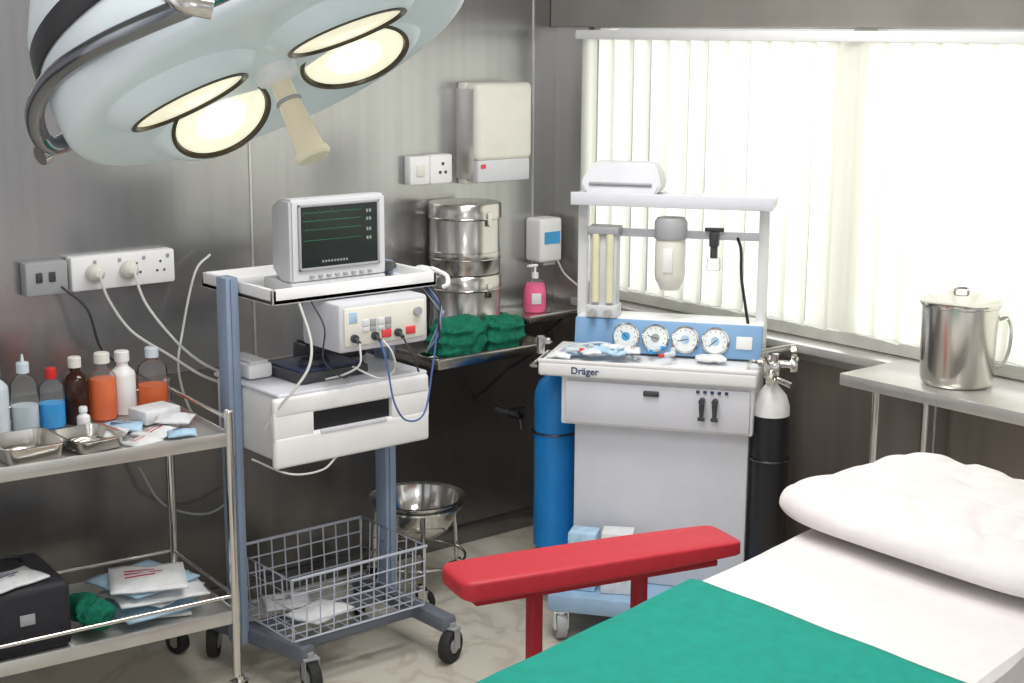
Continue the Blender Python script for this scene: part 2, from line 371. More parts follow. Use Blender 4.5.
for y,x0,x1,z0,z1 in secs: rings.append([g.verts.new(v) for v in((x0,y,z0),(x1,y,z0),(x1,y,z1),(x0,y,z1))])
for A,B in zip(rings,rings[1:]):
    for k in range(4): g.faces.new((A[k],A[(k+1)%4],B[(k+1)%4],B[k]))
g.faces.new(rings[0]);g.faces.new(rings[-1])
bmesh.ops.bevel(g,geom=g.edges[:],offset=.007,segments=2,affect='EDGES')
bx(g,.0,.322,.0,.16,0,.034,.008)
body=fin(g,'housing','monitor',mo)
g=G(); bx(g,.024,.298,-.006,.003,.065,.073,.002); bx(g,.024,.298,-.006,.003,.245,.253,.002); bx(g,.024,.032,-.006,.003,.065,.253,.002); bx(g,.29,.298,-.006,.003,.065,.253,.002); fin(g,'bezel','grey',mo)
g=G(); bx(g,.030,.292,-.003,.002,.072,.246); sc=fin(g,'screen','screen',mo)
g=G()
for k,z in enumerate((.228,.205,.180,.150)):
    pts=[]
    for i in range(60):
        x=.040+i*.0033; u=i%12; h={5:.006,6:-.002}.get(u,0.0)*(1 if k in(0,) else .2)
        pts.append((x,-.0038,z+h+.0008*math.sin(i*.9+k)))
    tube(g,pts,.0005,4,False)
fin(g,'waveform','trace',sc)
g=G()
for k,z in enumerate((.218,.195,.165,.14)):
    for j in range(2): bx(g,.252+j*.010,.258+j*.010,-.0045,-.003,z,z+.009)
fin(g,'readout','tracew',sc)
g=G(); 
for j in range(9): bx(g,.10+j*.010,.106+j*.010,-.0045,-.003,.085,.091)
fin(g,'status_line','tracew',sc)
for i in range(8):
    g=G(); bx(g,.06+i*.028,.074+i*.028,-.006,.001,.043,.051,.002); fin(g,'monitor_button','grey',mo)
g=G(); blob(g,(0,0,0),(.05,.05,.016),.7,.008,30,seed=3); thing(g,'instrument_pouch','dgrey','dark crumpled instrument pouch beside the monitor','pouch',(2.555,3.74,1.198))
def packet(name,x,y,z,w,d,rz,m='paper',lab='white sterile paper packet with small print',marks='inkr',tilt=0,group=None):
    rt=root(name,lab,'packet',(x,y,z),rz,group); rt.rotation_euler=(tilt,0,rz)
    g=G(); surf(g,lambda u,v:Vector(((u-.5)*w,(v-.5)*d,.008+.006*noise.noise(Vector((u*3+x*9,v*3,y*7)))+.008*(1-(2*u-1)**2)*(1-(2*v-1)**2))),10,10); fin(g,'wrapper',m,rt,thick=.006)
    g=G()
    for i in range(3): bx(g,-.3*w,.1*w+.1*w*(i%2),.2*d-.12*d*i,.24*d-.12*d*i,.0,.0004)
    for v in g.verts:
        u=v.co.x/w+.5; t=v.co.y/d+.5; v.co.z+=.0095+.006*noise.noise(Vector((u*3+x*9,t*3,y*7)))+.008*(1-(2*u-1)**2)*(1-(2*t-1)**2)
    fin(g,'printed_mark',marks,rt)
packet('sterile_packet',2.27,3.66,.172,.17,.13,.3,lab='white sterile packet with red print in the wire basket')
packet('sterile_packet',2.24,3.80,.172,.14,.12,-.4,'paper','white sterile packet lying in the wire basket','ink')
# ------------------------------------------------------------ instrument trolley
tr=root('instrument_trolley','two-tier stainless steel instrument trolley with guard rails','instrument trolley',(1.945,3.585,0),math.radians(-5))
Lx=-.95
def shelf(z,nm):
    g=G(); bx(g,Lx,.0,.0,.45,z-.004,z,.001); bx(g,Lx,0,-.004,.004,z-.028,z+.012,.003); bx(g,Lx,0,.446,.454,z-.028,z+.012,.003); bx(g,-.004,.004,0,.45,z-.028,z+.012,.003); bx(g,Lx-.004,Lx+.004,0,.45,z-.028,z+.012,.003)
    fin(g,nm,'satin',tr)
shelf(.80,'upper_shelf'); shelf(.28,'lower_shelf')
for x,y in((0,0),(0,.45),(Lx,0),(Lx,.45)):
    g=G(); cyl(g,(x,y,.09),(x,y,.87),.0135,seg=20); lathe(g,[(.0135,.87),(.012,.876),(0,.88)],(x,y,0)); fin(g,'post','chrome',tr)
    g1=G();g2=G(); castor(g1,g2,x,y,0,.038,.4); t=fin(g1,'castor','rubber',tr); fin(g2,'castor_fork','chrome',t)
for z in (.85,.335):
    g=G(); cyl(g,(0,.45,z),(Lx,.45,z),.006,seg=12); cyl(g,(0,0,z),(0,.45,z),.006,seg=12); cyl(g,(Lx,0,z),(Lx,.45,z),.006,seg=12)
    if z<.5: cyl(g,(0,0,z),(Lx,0,z),.006,seg=12)
    fin(g,'guard_rail','chrome',tr)
def bottle(x,y,z,r,h,mbody,mcap,label,liq=None,level=.5,neck=.35,caph=.03,kind='bottle',nm='bottle',spray=False):
    rt=root(nm,label,kind,(x,y,z),random.random())
    g=G(); hs=h*(1-neck*.5); nr=r*neck
    prof=[(0,0),(r*.92,0),(r,.006),(r,hs*.80),(r*.93,hs*.86),(r*.6,hs*.94),(nr,hs*.98),(nr,h-caph),(0,h-caph)]
    lathe(g,prof,seg=28); fin(g,'body','glass' if liq else mbody,rt)
    if liq:
        g=G(); q=r-.0012; L=hs*level
        lathe(g,[(0,.003),(q*.92,.003),(q,.008),(q,min(L,hs*.79)),(0,min(L,hs*.79))],seg=28); fin(g,'liquid',liq,rt)
    g=G(); lathe(g,[(0,h-caph),(nr*1.3,h-caph),(nr*1.3,h-.003),(nr*1.1,h),(0,h)],seg=20)
    if spray: cyl(g,(0,0,h-.002),(0,0,h+.022),nr*.45,nr*.2,seg=12)
    fin(g,'cap',mcap,rt)
    return rt
Z=.802
bottle(1.455,4.00,Z,.035,.19,'trans','trans','milky plastic bottle on the upper trolley shelf')
bottle(1.53,3.985,Z,.038,.195,'glass','trans','clear squeeze bottle with pointed nozzle on the trolley',liq='trans',level=.45,spray=True)
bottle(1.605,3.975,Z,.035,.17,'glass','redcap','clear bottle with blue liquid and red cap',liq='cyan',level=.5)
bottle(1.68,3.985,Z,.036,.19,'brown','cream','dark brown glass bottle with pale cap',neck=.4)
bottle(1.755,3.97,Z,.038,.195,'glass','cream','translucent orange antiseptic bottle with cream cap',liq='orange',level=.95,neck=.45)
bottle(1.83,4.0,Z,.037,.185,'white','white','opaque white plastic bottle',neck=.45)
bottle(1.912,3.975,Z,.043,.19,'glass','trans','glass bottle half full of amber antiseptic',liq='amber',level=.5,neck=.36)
bottle(1.645,3.86,Z,.018,.075,'white','white','tiny white plastic bottle in front of the antiseptics',neck=.5,caph=.015)
def tray(x,y,z,w,d,h,lab,rz=0,nm='instrument_tray'):
    rt=root(nm,lab,'tray',(x,y,z),rz)
    g=G()
    def rr(o,zz):
        pts=[];R=.03
        for cx,cy,a0 in((w/2-R,d/2-R,0),(-w/2+R,d/2-R,90),(-w/2+R,-d/2+R,180),(w/2-R,-d/2+R,270)):
            for k in range(6):
                a=math.radians(a0+k*18); pts.append((cx+(R+o)*math.cos(a),cy+(R+o)*math.sin(a),zz))
        return [g.verts.new(p) for p in pts]
    A=[rr(.008,h-.003),rr(.008,h),rr(0,h),rr(-.008,.003),rr(-.012,0.001)]
    for a,b in zip(A,A[1:]):
        n=len(a)
        for k in range(n): g.faces.new((a[k],a[(k+1)%n],b[(k+1)%n],b[k]))
    g.faces.new(A[-1]); fin(g,'pan','steel',rt,thick=.0015)
    return rt
def instr(x,y,z,lab):
    for k in range(4):
        g=G(); tube(g,[(-.05,0,.0),(0,.004,.004),(.045,-.004,.0)],.003,6); ring(g,(-.058,0,0),.008,.002,n=14,seg=6)
        thing(g,'surgical_instrument','chrome',lab,'surgical instrument',(x,y-.045+k*.03,z+.007),.1*k-.1,'steel instruments in the trays')
tray(1.60,3.73,Z,.14,.17,.035,'shallow stainless steel tray with instruments on the trolley',.1); instr(1.60,3.73,Z,'chrome surgical instrument lying in a steel tray')
tray(1.43,3.74,Z,.16,.18,.045,'stainless steel tray at the trolley end',0); instr(1.43,3.74,Z,'chrome surgical instrument lying in a deep tray')
packet('sterile_packet',1.80,3.72,Z,.12,.10,.4,lab='clear sterile packet with red mark on the trolley',m='paper')
packet('sterile_packet',1.74,3.82,Z+.004,.11,.09,-.5,'paperbl','pale blue sterile packet on the trolley','ink')
packet('sterile_packet',1.87,3.76,Z+.014,.10,.1,.9,'paper','white gauze packet on the trolley','ink')
packet('sterile_packet',1.72,3.66,Z,.09,.07,.2,'paper','small white packet at the trolley edge','inkr')
packet('sterile_packet',1.84,3.66,Z+.004,.08,.06,-.4,'paperbl','pale blue swab packet at the trolley edge','ink')
packet('sterile_packet',1.69,3.75,Z+.01,.08,.06,1.0,'paper','white swab packet beside the steel tray','inkr')
g=G(); box(g,(0,0,.02),(.12,.09,.04),.006); thing(g,'cotton_box','paper','low white box of cotton beside the amber bottle','box',(1.86,3.865,Z+.001),.15)
rt=root('equipment_bag','boxy black equipment bag on the lower trolley shelf','bag',(1.39,3.83,.282),-.08)
g=G(); bx(g,-.14,.12,-.17,.12,0,.185,.02,3); fin(g,'body','bag',rt)
g=G(); tube(g,[(-.08,.05,.175),(-.06,.05,.20),(.04,.05,.20),(.06,.05,.175)],.006); fin(g,'handle','black',rt)
g=G(); box(g,(.0,-.172,.10),(.04,.004,.03),.002); fin(g,'clasp','grey',rt)
packet('folded_paper',1.36,3.73,.470,.17,.12,.2,'paper','white folded papers on top of the black bag','ink')
for i in range(6):
    packet('sterile_packet',1.765+.012*((i*5)%4)-.02*(i%2),3.79+.04*((i*3)%3)-.05*(i%2),.284+.019*i,.25-.02*(i%3),.22-.015*(i%2),.22*((i*2)%5)-.4,['paper','paperbl','paper','paper','paperbl','paper'][i],['white sterile pack on the lower trolley shelf','pale blue sterile pack in the lower stack','white sterile pack with red print','plain white sterile pack in the stack','pale blue sterile pack near the top','printed sterile pack on top of the stack'][i],['ink','ink','inkr','inkr','inkr','inkr'][i])
g=G(); blob(g,(0,0,0),(.042,.08,.036),.8,.020,14,seed=8,ridge=True); blob(g,(.01,-.05,-.0),(.04,.05,.032),.8,.018,18,seed=18,ridge=True); thing(g,'green_cloth','dgreen','crumpled dark green cloth beside the black bag','cloth',(1.570,3.735,.338))
# ------------------------------------------------------------ wall items back
rt=root('socket_strip','white multi-socket power strip on the steel wall','power socket',(1.80,WY,1.175))
g=G(); bx(g,0,.34,-.045,-.0,-.05,.055,.008); fin(g,'housing','white',rt)
for i in range(4):
    for dx,dz in((0,.02),(-.012,-.008),(.012,-.008)):
        if i<2: continue
        g=G(); cyl(g,(.05+i*.08+dx,-.0452,dz),(.05+i*.08+dx,-.047,dz),.004,seg=10); fin(g,'socket_hole','dgrey',rt)
    g=G(); bx(g,.07+i*.08,.08+i*.08,-.049,-.045,.03,.042,.002); fin(g,'rocker_switch','grey',rt)
rt=root('switch_box','grey metal switch box on the steel wall','switch',(1.66,WY,1.175))
g=G(); bx(g,0,.13,-.045,0,-.05,.05,.006); fin(g,'housing','grey',rt)
for x in(.03,.07):
    g=G(); bx(g,x,x+.02,-.05,-.045,-.01,.02,.003); fin(g,'rocker_switch','dgrey',rt)
def cord(px,pz,pts,m,lab):
    rt=root('power_cord',lab,'power cord',(px,WY-.048,pz))
    g=G(); lathe(g,[(0,0),(.026,0),(.028,.012),(.022,.03),(.01,.04),(0,.04)],(0,0,0),(0,-1,0),20); fin(g,'plug','cream' ,rt)
    g=G(); tube(g,[Vector(p)-Vector((px,WY-.048,pz)) for p in pts],.0045,7); fin(g,'cable',m,rt)
cord(1.87,1.18,[(1.87,4.215,1.18),(1.89,4.2,1.10),(1.95,4.18,1.0),(2.03,4.1,.93),(2.08,4.0,.88),(2.12,3.92,.86)],'cord','white power cord drooping from the socket strip')
cord(1.98,1.18,[(1.98,4.215,1.18),(2.0,4.18,1.08),(2.06,4.12,.97),(2.10,4.03,.91),(2.14,3.92,.88)],'cord','white power cord running behind the cart')
g=G(); tube(g,[(2.26,4.25,1.20),(2.20,4.24,1.15),(2.14,4.22,.98),(2.10,4.18,.85),(2.14,4.15,.7),(2.3,4.2,.62)],.004,7); thing(g,'power_cord','cord','loose pale cable hanging behind the cart','power cord')
g=G(); tube(g,[(1.76,4.24,1.15),(1.82,4.2,1.08),(1.86,4.2,.95),(1.95,4.2,.88),(2.05,4.2,.8)],.004,7); thing(g,'power_cord','corddk','dark cable drooping from the switch box','power cord')
g=G(); tube(g,[(1.98,4.24,.55),(2.05,4.22,.42),(2.2,4.22,.36),(2.33,4.24,.40)],.004,7); thing(g,'power_cord','grey','grey cable sagging along the lower wall','power cord')
rt=root('wall_switch','white double switch and socket on the steel wall','switch',(3.05,WY,1.42))
g=G(); bx(g,0,.085,-.04,0,-.05,.05,.006); bx(g,.085,.18,-.045,0,-.05,.052,.006); fin(g,'plate','white',rt)
for dx,dz in((0,.02),(-.012,-.01),(.012,-.01)):
    g=G(); cyl(g,(.137+dx,-.0452,dz),(.137+dx,-.047,dz),.006,seg=10); fin(g,'socket_hole','dgrey',rt)
g=G(); bx(g,.025,.06,-.046,-.039,-.02,.02,.003); fin(g,'rocker_switch','cream',rt)
rt=root('towel_dispenser','white paper towel dispenser mounted on the steel wall','towel dispenser',(3.285,WY,1.36))
g=G(); bx(g,0,.255,-.045,0,0,.36,.008); bx(g,0,.255,-.12,-.04,.085,.36,.02,3); fin(g,'cover','cream',rt)
g=G(); bx(g,.008,.247,-.112,-.03,.01,.09,.006); fin(g,'towel_slot','module',rt)
g=G(); bx(g,-.004,.0,-.10,-.0,.02,.34,.001); fin(g,'side_panel','satin',rt)
g=G(); bx(g,.02,.042,-.1145,-.111,.06,.075); fin(g,'red_mark','label_red',rt)
# wall counter with drums
rt=root('wall_counter','narrow stainless steel counter fixed to the wall','counter',(2.90,3.90,.80))
g=G(); bx(g,0,.50,0,.39,0,.012,.002); bx(g,0,.50,-.004,.002,-.004,.03,.003); bx(g,-.002,.004,0,.39,-.004,.03,.002); bx(g,.496,.502,0,.39,-.004,.03,.002); fin(g,'top','steel',rt)
for x in(.04,.46):
    g=G(); tube(g,[(x,.39,-.25),(x,.2,-.1),(x,.03,-.004)],.008,8,False); fin(g,'bracket','darkchrome',rt)
def drum(z,lab):
    rt=root('sterilizing_drum',lab,'sterilizing drum',(3.215,4.165,z),.2,'steel sterilizing drums stacked on the counter')
    h=.248
    g=G(); lathe(g,[(0,0),(.122,0),(.125,.004),(.125,.05),(.1265,.053),(.1265,.085),(.125,.088),(.125,h-.055),(.129,h-.052),(.129,h-.006),(.125,h),(.06,h+.001),(0,h+.001)],seg=48); fin(g,'body','steel',rt)
    g=G(); ring(g,(0,0,h-.05),.129,.003,n=48); ring(g,(0,0,.08),.1275,.002,n=48); ring(g,(0,0,.055),.1275,.002,n=48); fin(g,'band','chrome',rt)
    g=G(); box(g,(-.02,-.13,h-.05),(.022,.008,.05),.003); fin(g,'latch','chrome',rt)
drum(.813,'polished steel sterilizing drum under another drum'); drum(1.0635,'polished steel sterilizing drum stacked on top')
rt=tray(3.09,3.965,.813,.40,.115,.02,'shallow steel tray under the green cloths',0,'cloth_tray')
def heap(x,y,z,w,d,h,seed,rz,lab):
    g=G()
    blob(g,(0,0,h*.5),(w/2,d/2,h*.5),.40,.015,20,seed=seed,ridge=True,ez=.6,nu=120,nv=80)
    for v in g.verts:
        q=v.co*38+Vector((seed,0,seed)); ph_=v.co.z*150+3*noise.noise(v.co*9+Vector((seed,0,0)))
        d_=Vector((v.co.x,v.co.y*1.5,0)); d_=d_.normalized() if d_.length>1e-5 else d_
        v.co+=d_*.0035*math.sin(ph_)+v.co.normalized()*.004*(.5-abs(noise.noise(q))*2.2)
        if v.co.z<.003: v.co.z=.003
    thing(g,'cloth_bundle','dgreen',lab,'cloth',(x,y,z),rz,'green surgical cloths heaped on the tray')
heap(3.022,3.962,.817,.195,.10,.13,2,.0,'dark green surgical cloth bundled on the tray')
heap(3.21,3.952,.819,.15,.08,.115,9,-.0,'dark green surgical cloth crumpled beside another')
rt=root('corner_shelf','small dark steel shelf in the room corner','shelf',(3.42,4.05,.875))
g=G(); bx(g,0,.28,0,.25,0,.012,.002); bx(g,0,.28,-.004,.002,-.006,.02,.002); fin(g,'top','steel',rt)
for x in (.05,.23):
    g=G(); tube(g,[(x,.25,-.15),(x,.05,-.002)],.006,8,False); fin(g,'bracket','darkchrome',rt)
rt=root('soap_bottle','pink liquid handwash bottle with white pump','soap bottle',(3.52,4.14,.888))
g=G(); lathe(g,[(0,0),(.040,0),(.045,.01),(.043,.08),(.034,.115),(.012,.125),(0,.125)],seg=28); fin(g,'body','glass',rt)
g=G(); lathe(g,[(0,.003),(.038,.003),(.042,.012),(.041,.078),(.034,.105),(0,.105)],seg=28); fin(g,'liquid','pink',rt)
g=G(); box(g,(-.024,-.038,.055),(.035,.006,.04),.002,rot=(0,0,-.6)); fin(g,'label','paper',rt)
g=G(); cyl(g,(0,0,.125),(0,0,.145),.013,seg=16); cyl(g,(0,0,.145),(0,0,.17),.005,seg=10); box(g,(-.012,0,.172),(.045,.014,.01),.003); fin(g,'pump','white',rt)
rt=root('sanitizer_dispenser','white wall sanitizer dispenser with blue label','soap dispenser',(3.66,WY,1.05))
g=G(); bx(g,-.055,.055,-.09,0,0,.165,.012,3); fin(g,'housing','white',rt)
g=G(); bx(g,-.035,.04,-.0925,-.088,.07,.115); fin(g,'blue_label','label_bl',rt)
g=G(); bx(g,-.03,.03,-.08,-.03,-.012,.002,.003); fin(g,'nozzle','grey',rt)
g=G(); tube(g,[(3.70,4.22,1.05),(3.72,4.2,1.0),(3.72,4.1,.95),(3.70,4.08,.91),(3.66,4.06,.893)],.004,7); thing(g,'hose','cord','thin white tube hanging from the sanitizer dispenser','tube')
rt=root('wall_tap','small dark tap on the lower steel wall','tap',(3.53,WY-.007,.47))
g=G(); cyl(g,(0,0,0),(0,-.07,0),.013,seg=16); cyl(g,(0,-.06,0),(0,-.07,-.05),.009,seg=12); fin(g,'spout','darkchrome',rt)
g=G(); box(g,(0,-.05,.03),(.06,.012,.01),.003); cyl(g,(0,-.05,.0),(0,-.05,.03),.006,seg=10); fin(g,'lever','black',rt)
# bowl stand
BX,BY=2.86,3.97
rt=root('bowl_stand','wheeled stand holding a large stainless steel bowl','bowl stand',(BX,BY,0))
g=G(); ring(g,(0,0,.325),.150,.006)
for a in(0.0,2.1,4.2):
    x,y=.15*math.cos(a),.15*math.sin(a); tube(g,[(x,y,.325),(x*1.08,y*1.08,.2),(x*1.1,y*1.1,.09)],.008,8)
ring(g,(0,0,.14),.162,.005); fin(g,'frame','chrome',rt)
for a in(0.0,2.1,4.2):
    g1=G();g2=G(); castor(g1,g2,.165*math.cos(a),.165*math.sin(a),0,.038,a); t=fin(g1,'castor','rubber',rt); fin(g2,'castor_fork','chrome',t)
g=G(); lathe(g,[(r*1.17,z-.0) for r,z in [(0,.205),(.05,.207),(.09,.24),(.115,.29),(.125,.345),(.142,.35),(.142,.352),(.123,.349),(.112,.292),(.086,.243),(.05,.211),(0,.209)]],seg=48)
thing(g,'steel_bowl','chrome','large stainless steel bowl resting in the wheeled stand','bowl',(BX,BY,.0))
# ------------------------------------------------------------ anaesthesia machine
arz=math.atan2(-.814,.581)
am=root('anaesthesia_machine','white anaesthesia machine with blue gauge panel and gas cylinders','anaesthesia machine',(2.99,3.50,0),arz)
AM=Matrix.Translation((2.99,3.50,0))@Matrix.Rotation(arz,4,'Z')
def amw(x,y,z): return AM@Vector((x,y,z))
g=G(); bx(g,.06,.66,-.10,.32,.095,.155,.012); fin(g,'base','basebl',am)
for x,y in((.10,-.07),(.62,-.07),(.10,.29),(.62,.29)):
    g1=G();g2=G(); castor(g1,g2,x,y,0,.045,.3+x); t=fin(g1,'castor','grey',am); fin(g2,'castor_fork','white',t)
g=G(); bx(g,.105,.66,.07,.33,.155,.685,.008); fin(g,'lower_cabinet','lav',am)
g=G(); bx(g,.07,.675,.03,.33,.68,.84,.006); fin(g,'drawer_housing','white',am)
g=G(); bx(g,.085,.665,.015,.032,.69,.825,.005); dr=fin(g,'drawer_front','lav',am)
g=G(); box(g,(.36,.012,.80),(.05,.012,.018),.005); fin(g,'drawer_catch','dgrey',dr)
g=G(); bx(g,0,.685,0,.33,.838,.885,.010,3); bx(g,0,.685,.0,.012,.88,.893,.004); fin(g,'worktop','white',am)
g=G(); tube(g,[(-.012,.04,.86),(-.03,.04,.86),(-.03,.26,.86),(-.012,.26,.86)],.006,8,False); cyl(g,(-.02,.12,.885),(-.02,.12,.94),.013,seg=14); box(g,(-.02,.15,.92),(.05,.02,.02),.005); fin(g,'side_rail','chrome',am)
g=G(); bx(g,.08,.68,.19,.32,.885,1.0,.006); fin(g,'instrument_housing','white',am)
g=G(); box(g,(.38,.178,.945),(.60,.02,.108),.006,rot=(math.radians(-9),0,0)); gp=fin(g,'gauge_panel','bluepanel',am)
for x in(.25,.345,.44,.535):
    n=Vector((0,-math.cos(math.radians(9)),math.sin(math.radians(9)))); c=Vector((x,.166,.946))
    g=G(); lathe(g,[(0,0),(.044,0),(.044,.008),(.040,.012),(.038,.008),(0,.008)],c,n,32); ga=fin(g,'pressure_gauge','chrome',gp)
    g=G(); lathe(g,[(0,.0085),(.038,.0085),(.038,.0095),(0,.0095)],c,n,32); fin(g,'dial','dial',ga)
    g=G(); mt=Matrix.Translation(c)@align(n)
    for k in range(9):
        a=math.radians(-30+k*30); p=mt@Vector((.031*math.cos(a),.031*math.sin(a),.0098)); box(g,p,(.002,.001,.004))
    q=math.radians(60+x*300); tube(g,[mt@Vector((-.008*math.cos(q),-.008*math.sin(q),.0102)),mt@Vector((.026*math.cos(q),.026*math.sin(q),.0102))],.0013,5,False)
    fin(g,'needle','dgrey',ga)
    g=G(); lathe(g,[(0,.0096),(.014,.0096),(.014,.0099),(0,.0099)],c,n,24); fin(g,'dial_centre',['label_bl','grey','paperbl','paperbl'][int((x-.25)/.094)],ga)
g=G(); box(g,(.625,.166,.945),(.05,.004,.04),.001,rot=(math.radians(-9),0,0)); fin(g,'panel_label','white',gp)
for x in(.085,.665):
    g=G(); bx(g,x-.016,x+.016,.25,.28,.99,1.37,.004); fin(g,'upright','white',am)
g=G(); bx(g,.065,.70,.15,.32,1.363,1.396,.006); bx(g,.065,.70,.148,.156,1.363,1.404,.003); fin(g,'upper_shelf','lav',am)
g=G(); bx(g,.09,.65,.255,.275,1.255,1.28,.003); fin(g,'mounting_rail','lav',am)
g=G(); bx(g,.12,.21,.19,.25,1.0,1.285,.006); fm=fin(g,'flowmeter','module',am)
for x in(.142,.188):
    g=G(); cyl(g,(x,.186,1.05),(x,.186,1.27),.013,seg=20); fin(g,'flow_tube','tube',fm)
g=G(); bx(g,.115,.215,.175,.255,1.268,1.292,.004); fin(g,'tube_cap','grey',fm)
g=G(); bx(g,.115,.215,.172,.255,1.0,1.04,.004); fin(g,'tube_base','module',fm)
for x in(.14,.19):
    g=G(); cyl(g,(x,.172,1.02),(x,.145,1.02),.012,seg=14); fin(g,'control_knob','chrome',fm)
g=G(); lathe(g,[(0,1.10),(.03,1.10),(.036,1.115),(.045,1.13),(.048,1.15),(.048,1.25),(.045,1.262),(0,1.262)],(.38,.195,0),seg=32); box(g,(.38,.225,1.2),(.06,.06,.12),.004); va=fin(g,'vaporizer','cream',am)
g=G(); lathe(g,[(0,1.262),(.050,1.262),(.052,1.27),(.052,1.315),(.044,1.328),(0,1.33)],(.38,.195,0),seg=32); fin(g,'control_dial','grey',va)
g=G(); bx(g,.365,.395,.143,.15,1.16,1.235,.002); fin(g,'sight_glass','white',va)
g=G(); bx(g,.497,.527,.22,.256,1.235,1.285,.006); cyl(g,(.512,.235,1.235),(.512,.235,1.20),.012,seg=14); box(g,(.512,.235,1.29),(.06,.02,.012),.003); fin(g,'gas_selector','dgrey',am)
g=G(); lathe(g,[(0,1.16),(.02,1.16),(.022,1.17),(.02,1.20),(0,1.20)],(.512,.235,0),seg=20); fin(g,'absorber_cup','glass',am)
cab([(.585,.24,1.265),(.60,.21,1.23),(.605,.20,1.15),(.62,.2,1.06),(.63,.21,1.0)],.005,'black',am,'breathing_hose','black rubber hose')
cab([(.04,.08,.895),(.08,.11,.92),(.14,.10,.925),(.20,.07,.92),(.26,.10,.91),(.30,.06,.897)],.004,'trans',am,'breathing_hose','clear plastic tubing')
cab([(.05,.13,.895),(.10,.06,.925),(.17,.12,.93),(.24,.12,.915),(.22,.06,.91),(.15,.05,.9)],.0035,'trans',am,'breathing_hose','clear plastic tubing')
for i,x in enumerate((.52,.56)):
    g=G(); cyl(g,(x,.012,.79),(x,-.01,.79),.010,seg=14); cyl(g,(x,-.005,.78),(x,-.005,.74),.009,.006,seg=12); box(g,(x,-.005,.735),(.022,.01,.012),.002); fin(g,'gas_outlet','dgrey',am)
for i in range(5):
    g=G(); bx(g,.50+.022*i,.510+.022*i,.010,.016,.812,.82); fin(g,'outlet_label','ink',am)
front_text('Dräger',.031,.107,-.0015,.851,'ink',am,'maker_lettering',.0004)
def gasc(x,y,r,z0,z1,m,mtop,lab,sh=.10):
    g=G(); lathe(g,[(0,z0),(r*.8,z0),(r,z0+.02),(r,z1-sh)],(x,y,0),seg=36); g2=G(); lathe(g2,[(r,z1-sh),(r*.98,z1-sh*.7),(r*.8,z1-sh*.35),(r*.45,z1-sh*.1),(.018,z1),(.018,z1+.02),(0,z1+.02)],(x,y,0),seg=36)
    c=fin(g,'gas_cylinder',m,am,lab); fin(g2,'cylinder_shoulder',mtop,c); return c
gasc(.005,.235,.072,.19,.80,'bluecyl','bluecyl','blue gas cylinder mounted on the machine')
gasc(.085,.37,.05,.19,.80,'bluecyl2','bluecyl2','dark blue gas cylinder behind the machine')
c=gasc(.722,.10,.058,.16,.835,'black','white','black gas cylinder with white shoulder and chrome valve',.095)
g=G(); cyl(g,(.735,.10,.84),(.735,.10,.93),.018,seg=16); cyl(g,(.69,.10,.90),(.79,.10,.90),.012,seg=14); box(g,(.735,.085,.885),(.05,.05,.055),.008); lathe(g,[(0,0),(.026,0),(.028,.01),(.024,.022),(0,.022)],(.79,.10,.90),(1,0,0),20); cyl(g,(.735,.06,.875),(.735,.02,.86),.014,seg=12); cyl(g,(.70,.09,.935),(.785,.12,.95),.010,seg=12); lathe(g,[(0,0),(.022,0),(.022,.015),(0,.015)],(.79,.09,.945),(1,.1,.1),20); cyl(g,(.755,.06,.86),(.80,.03,.85),.009,seg=12); cyl(g,(.72,.05,.91),(.71,.02,.94),.009,seg=12); tube(g,[(.70,.09,.90),(.67,.06,.91),(.66,.08,.87)],.006,8)
for v in g.verts: v.co.x-=.013
fin(g,'cylinder_valve','chrome',c)
for xx,yy,rr,x1,y1 in((.005,.235,.075,.1,.235),(.722,.10,.061,.66,.16)):
    g=G(); ring(g,(xx,yy,.60),rr,.004); k=math.copysign(rr,x1-xx); tube(g,[(xx+k,yy,.60),(x1,y1,.60)],.008,8,False); fin(g,'cylinder_clamp','darkchrome',am)
g=G(); box(g,(.722,.10,.135),(.16,.14,.02),.005); fin(g,'cylinder_cradle','grey',am)
g=G(); box(g,(.02,.25,.17),(.17,.17,.02),.005); fin(g,'cylinder_cradle','grey',am)
p=amw(.095,.16,1.3975)
rt=root('monitor_case','cream plastic equipment case on the machine top shelf','equipment case',p,arz)
g=G(); secs=[(0,.02,.235),(.024,.0,.25),(.045,.0,.25),(.085,.025,.235),(.098,.035,.222)]
rings=[[g.verts.new(v) for v in((x0,.0+z*.35,z),(x1,.0+z*.35,z),(x1,.15-z*.2,z+(.0)),(x0,.15-z*.2,z))] for z,x0,x1 in secs]
for A,B in zip(rings,rings[1:]):
    for k in range(4): g.faces.new((A[k],A[(k+1)%4],B[(k+1)%4],B[k]))
g.faces.new(rings[0]);g.faces.new(rings[-1]); bmesh.ops.bevel(g,geom=g.edges[:],offset=.005,segments=2,affect='EDGES'); fin(g,'shell','module',rt)
g=G(); box(g,(.125,.008,.034),(.20,.012,.008),.003); fin(g,'seam_band','grey',rt)
cl=[('inkr','paper'),('ink','paperbl'),('inkr','paper'),('ink','paper'),('inkr','paperbl'),('inkr','paper'),('ink','paperbl'),('inkr','paper')]
labs=['small clear packet with red print on the worktop','pale blue small packet on the worktop','white ampoule packet on the worktop','white folded slip on the worktop','pale blue wrapped swab on the worktop','white swab packet near the gauges','pale blue packet near the worktop edge','white packet with red marking on the worktop']
for i,(mk,m_) in enumerate(cl):
    q=amw(.06+.032*i,.05+.030*((i*7)%3),.893+.003*i)
    packet('small_packet',q.x,q.y,q.z,.075,.055,arz+.7*i,m_,labs[i],mk)
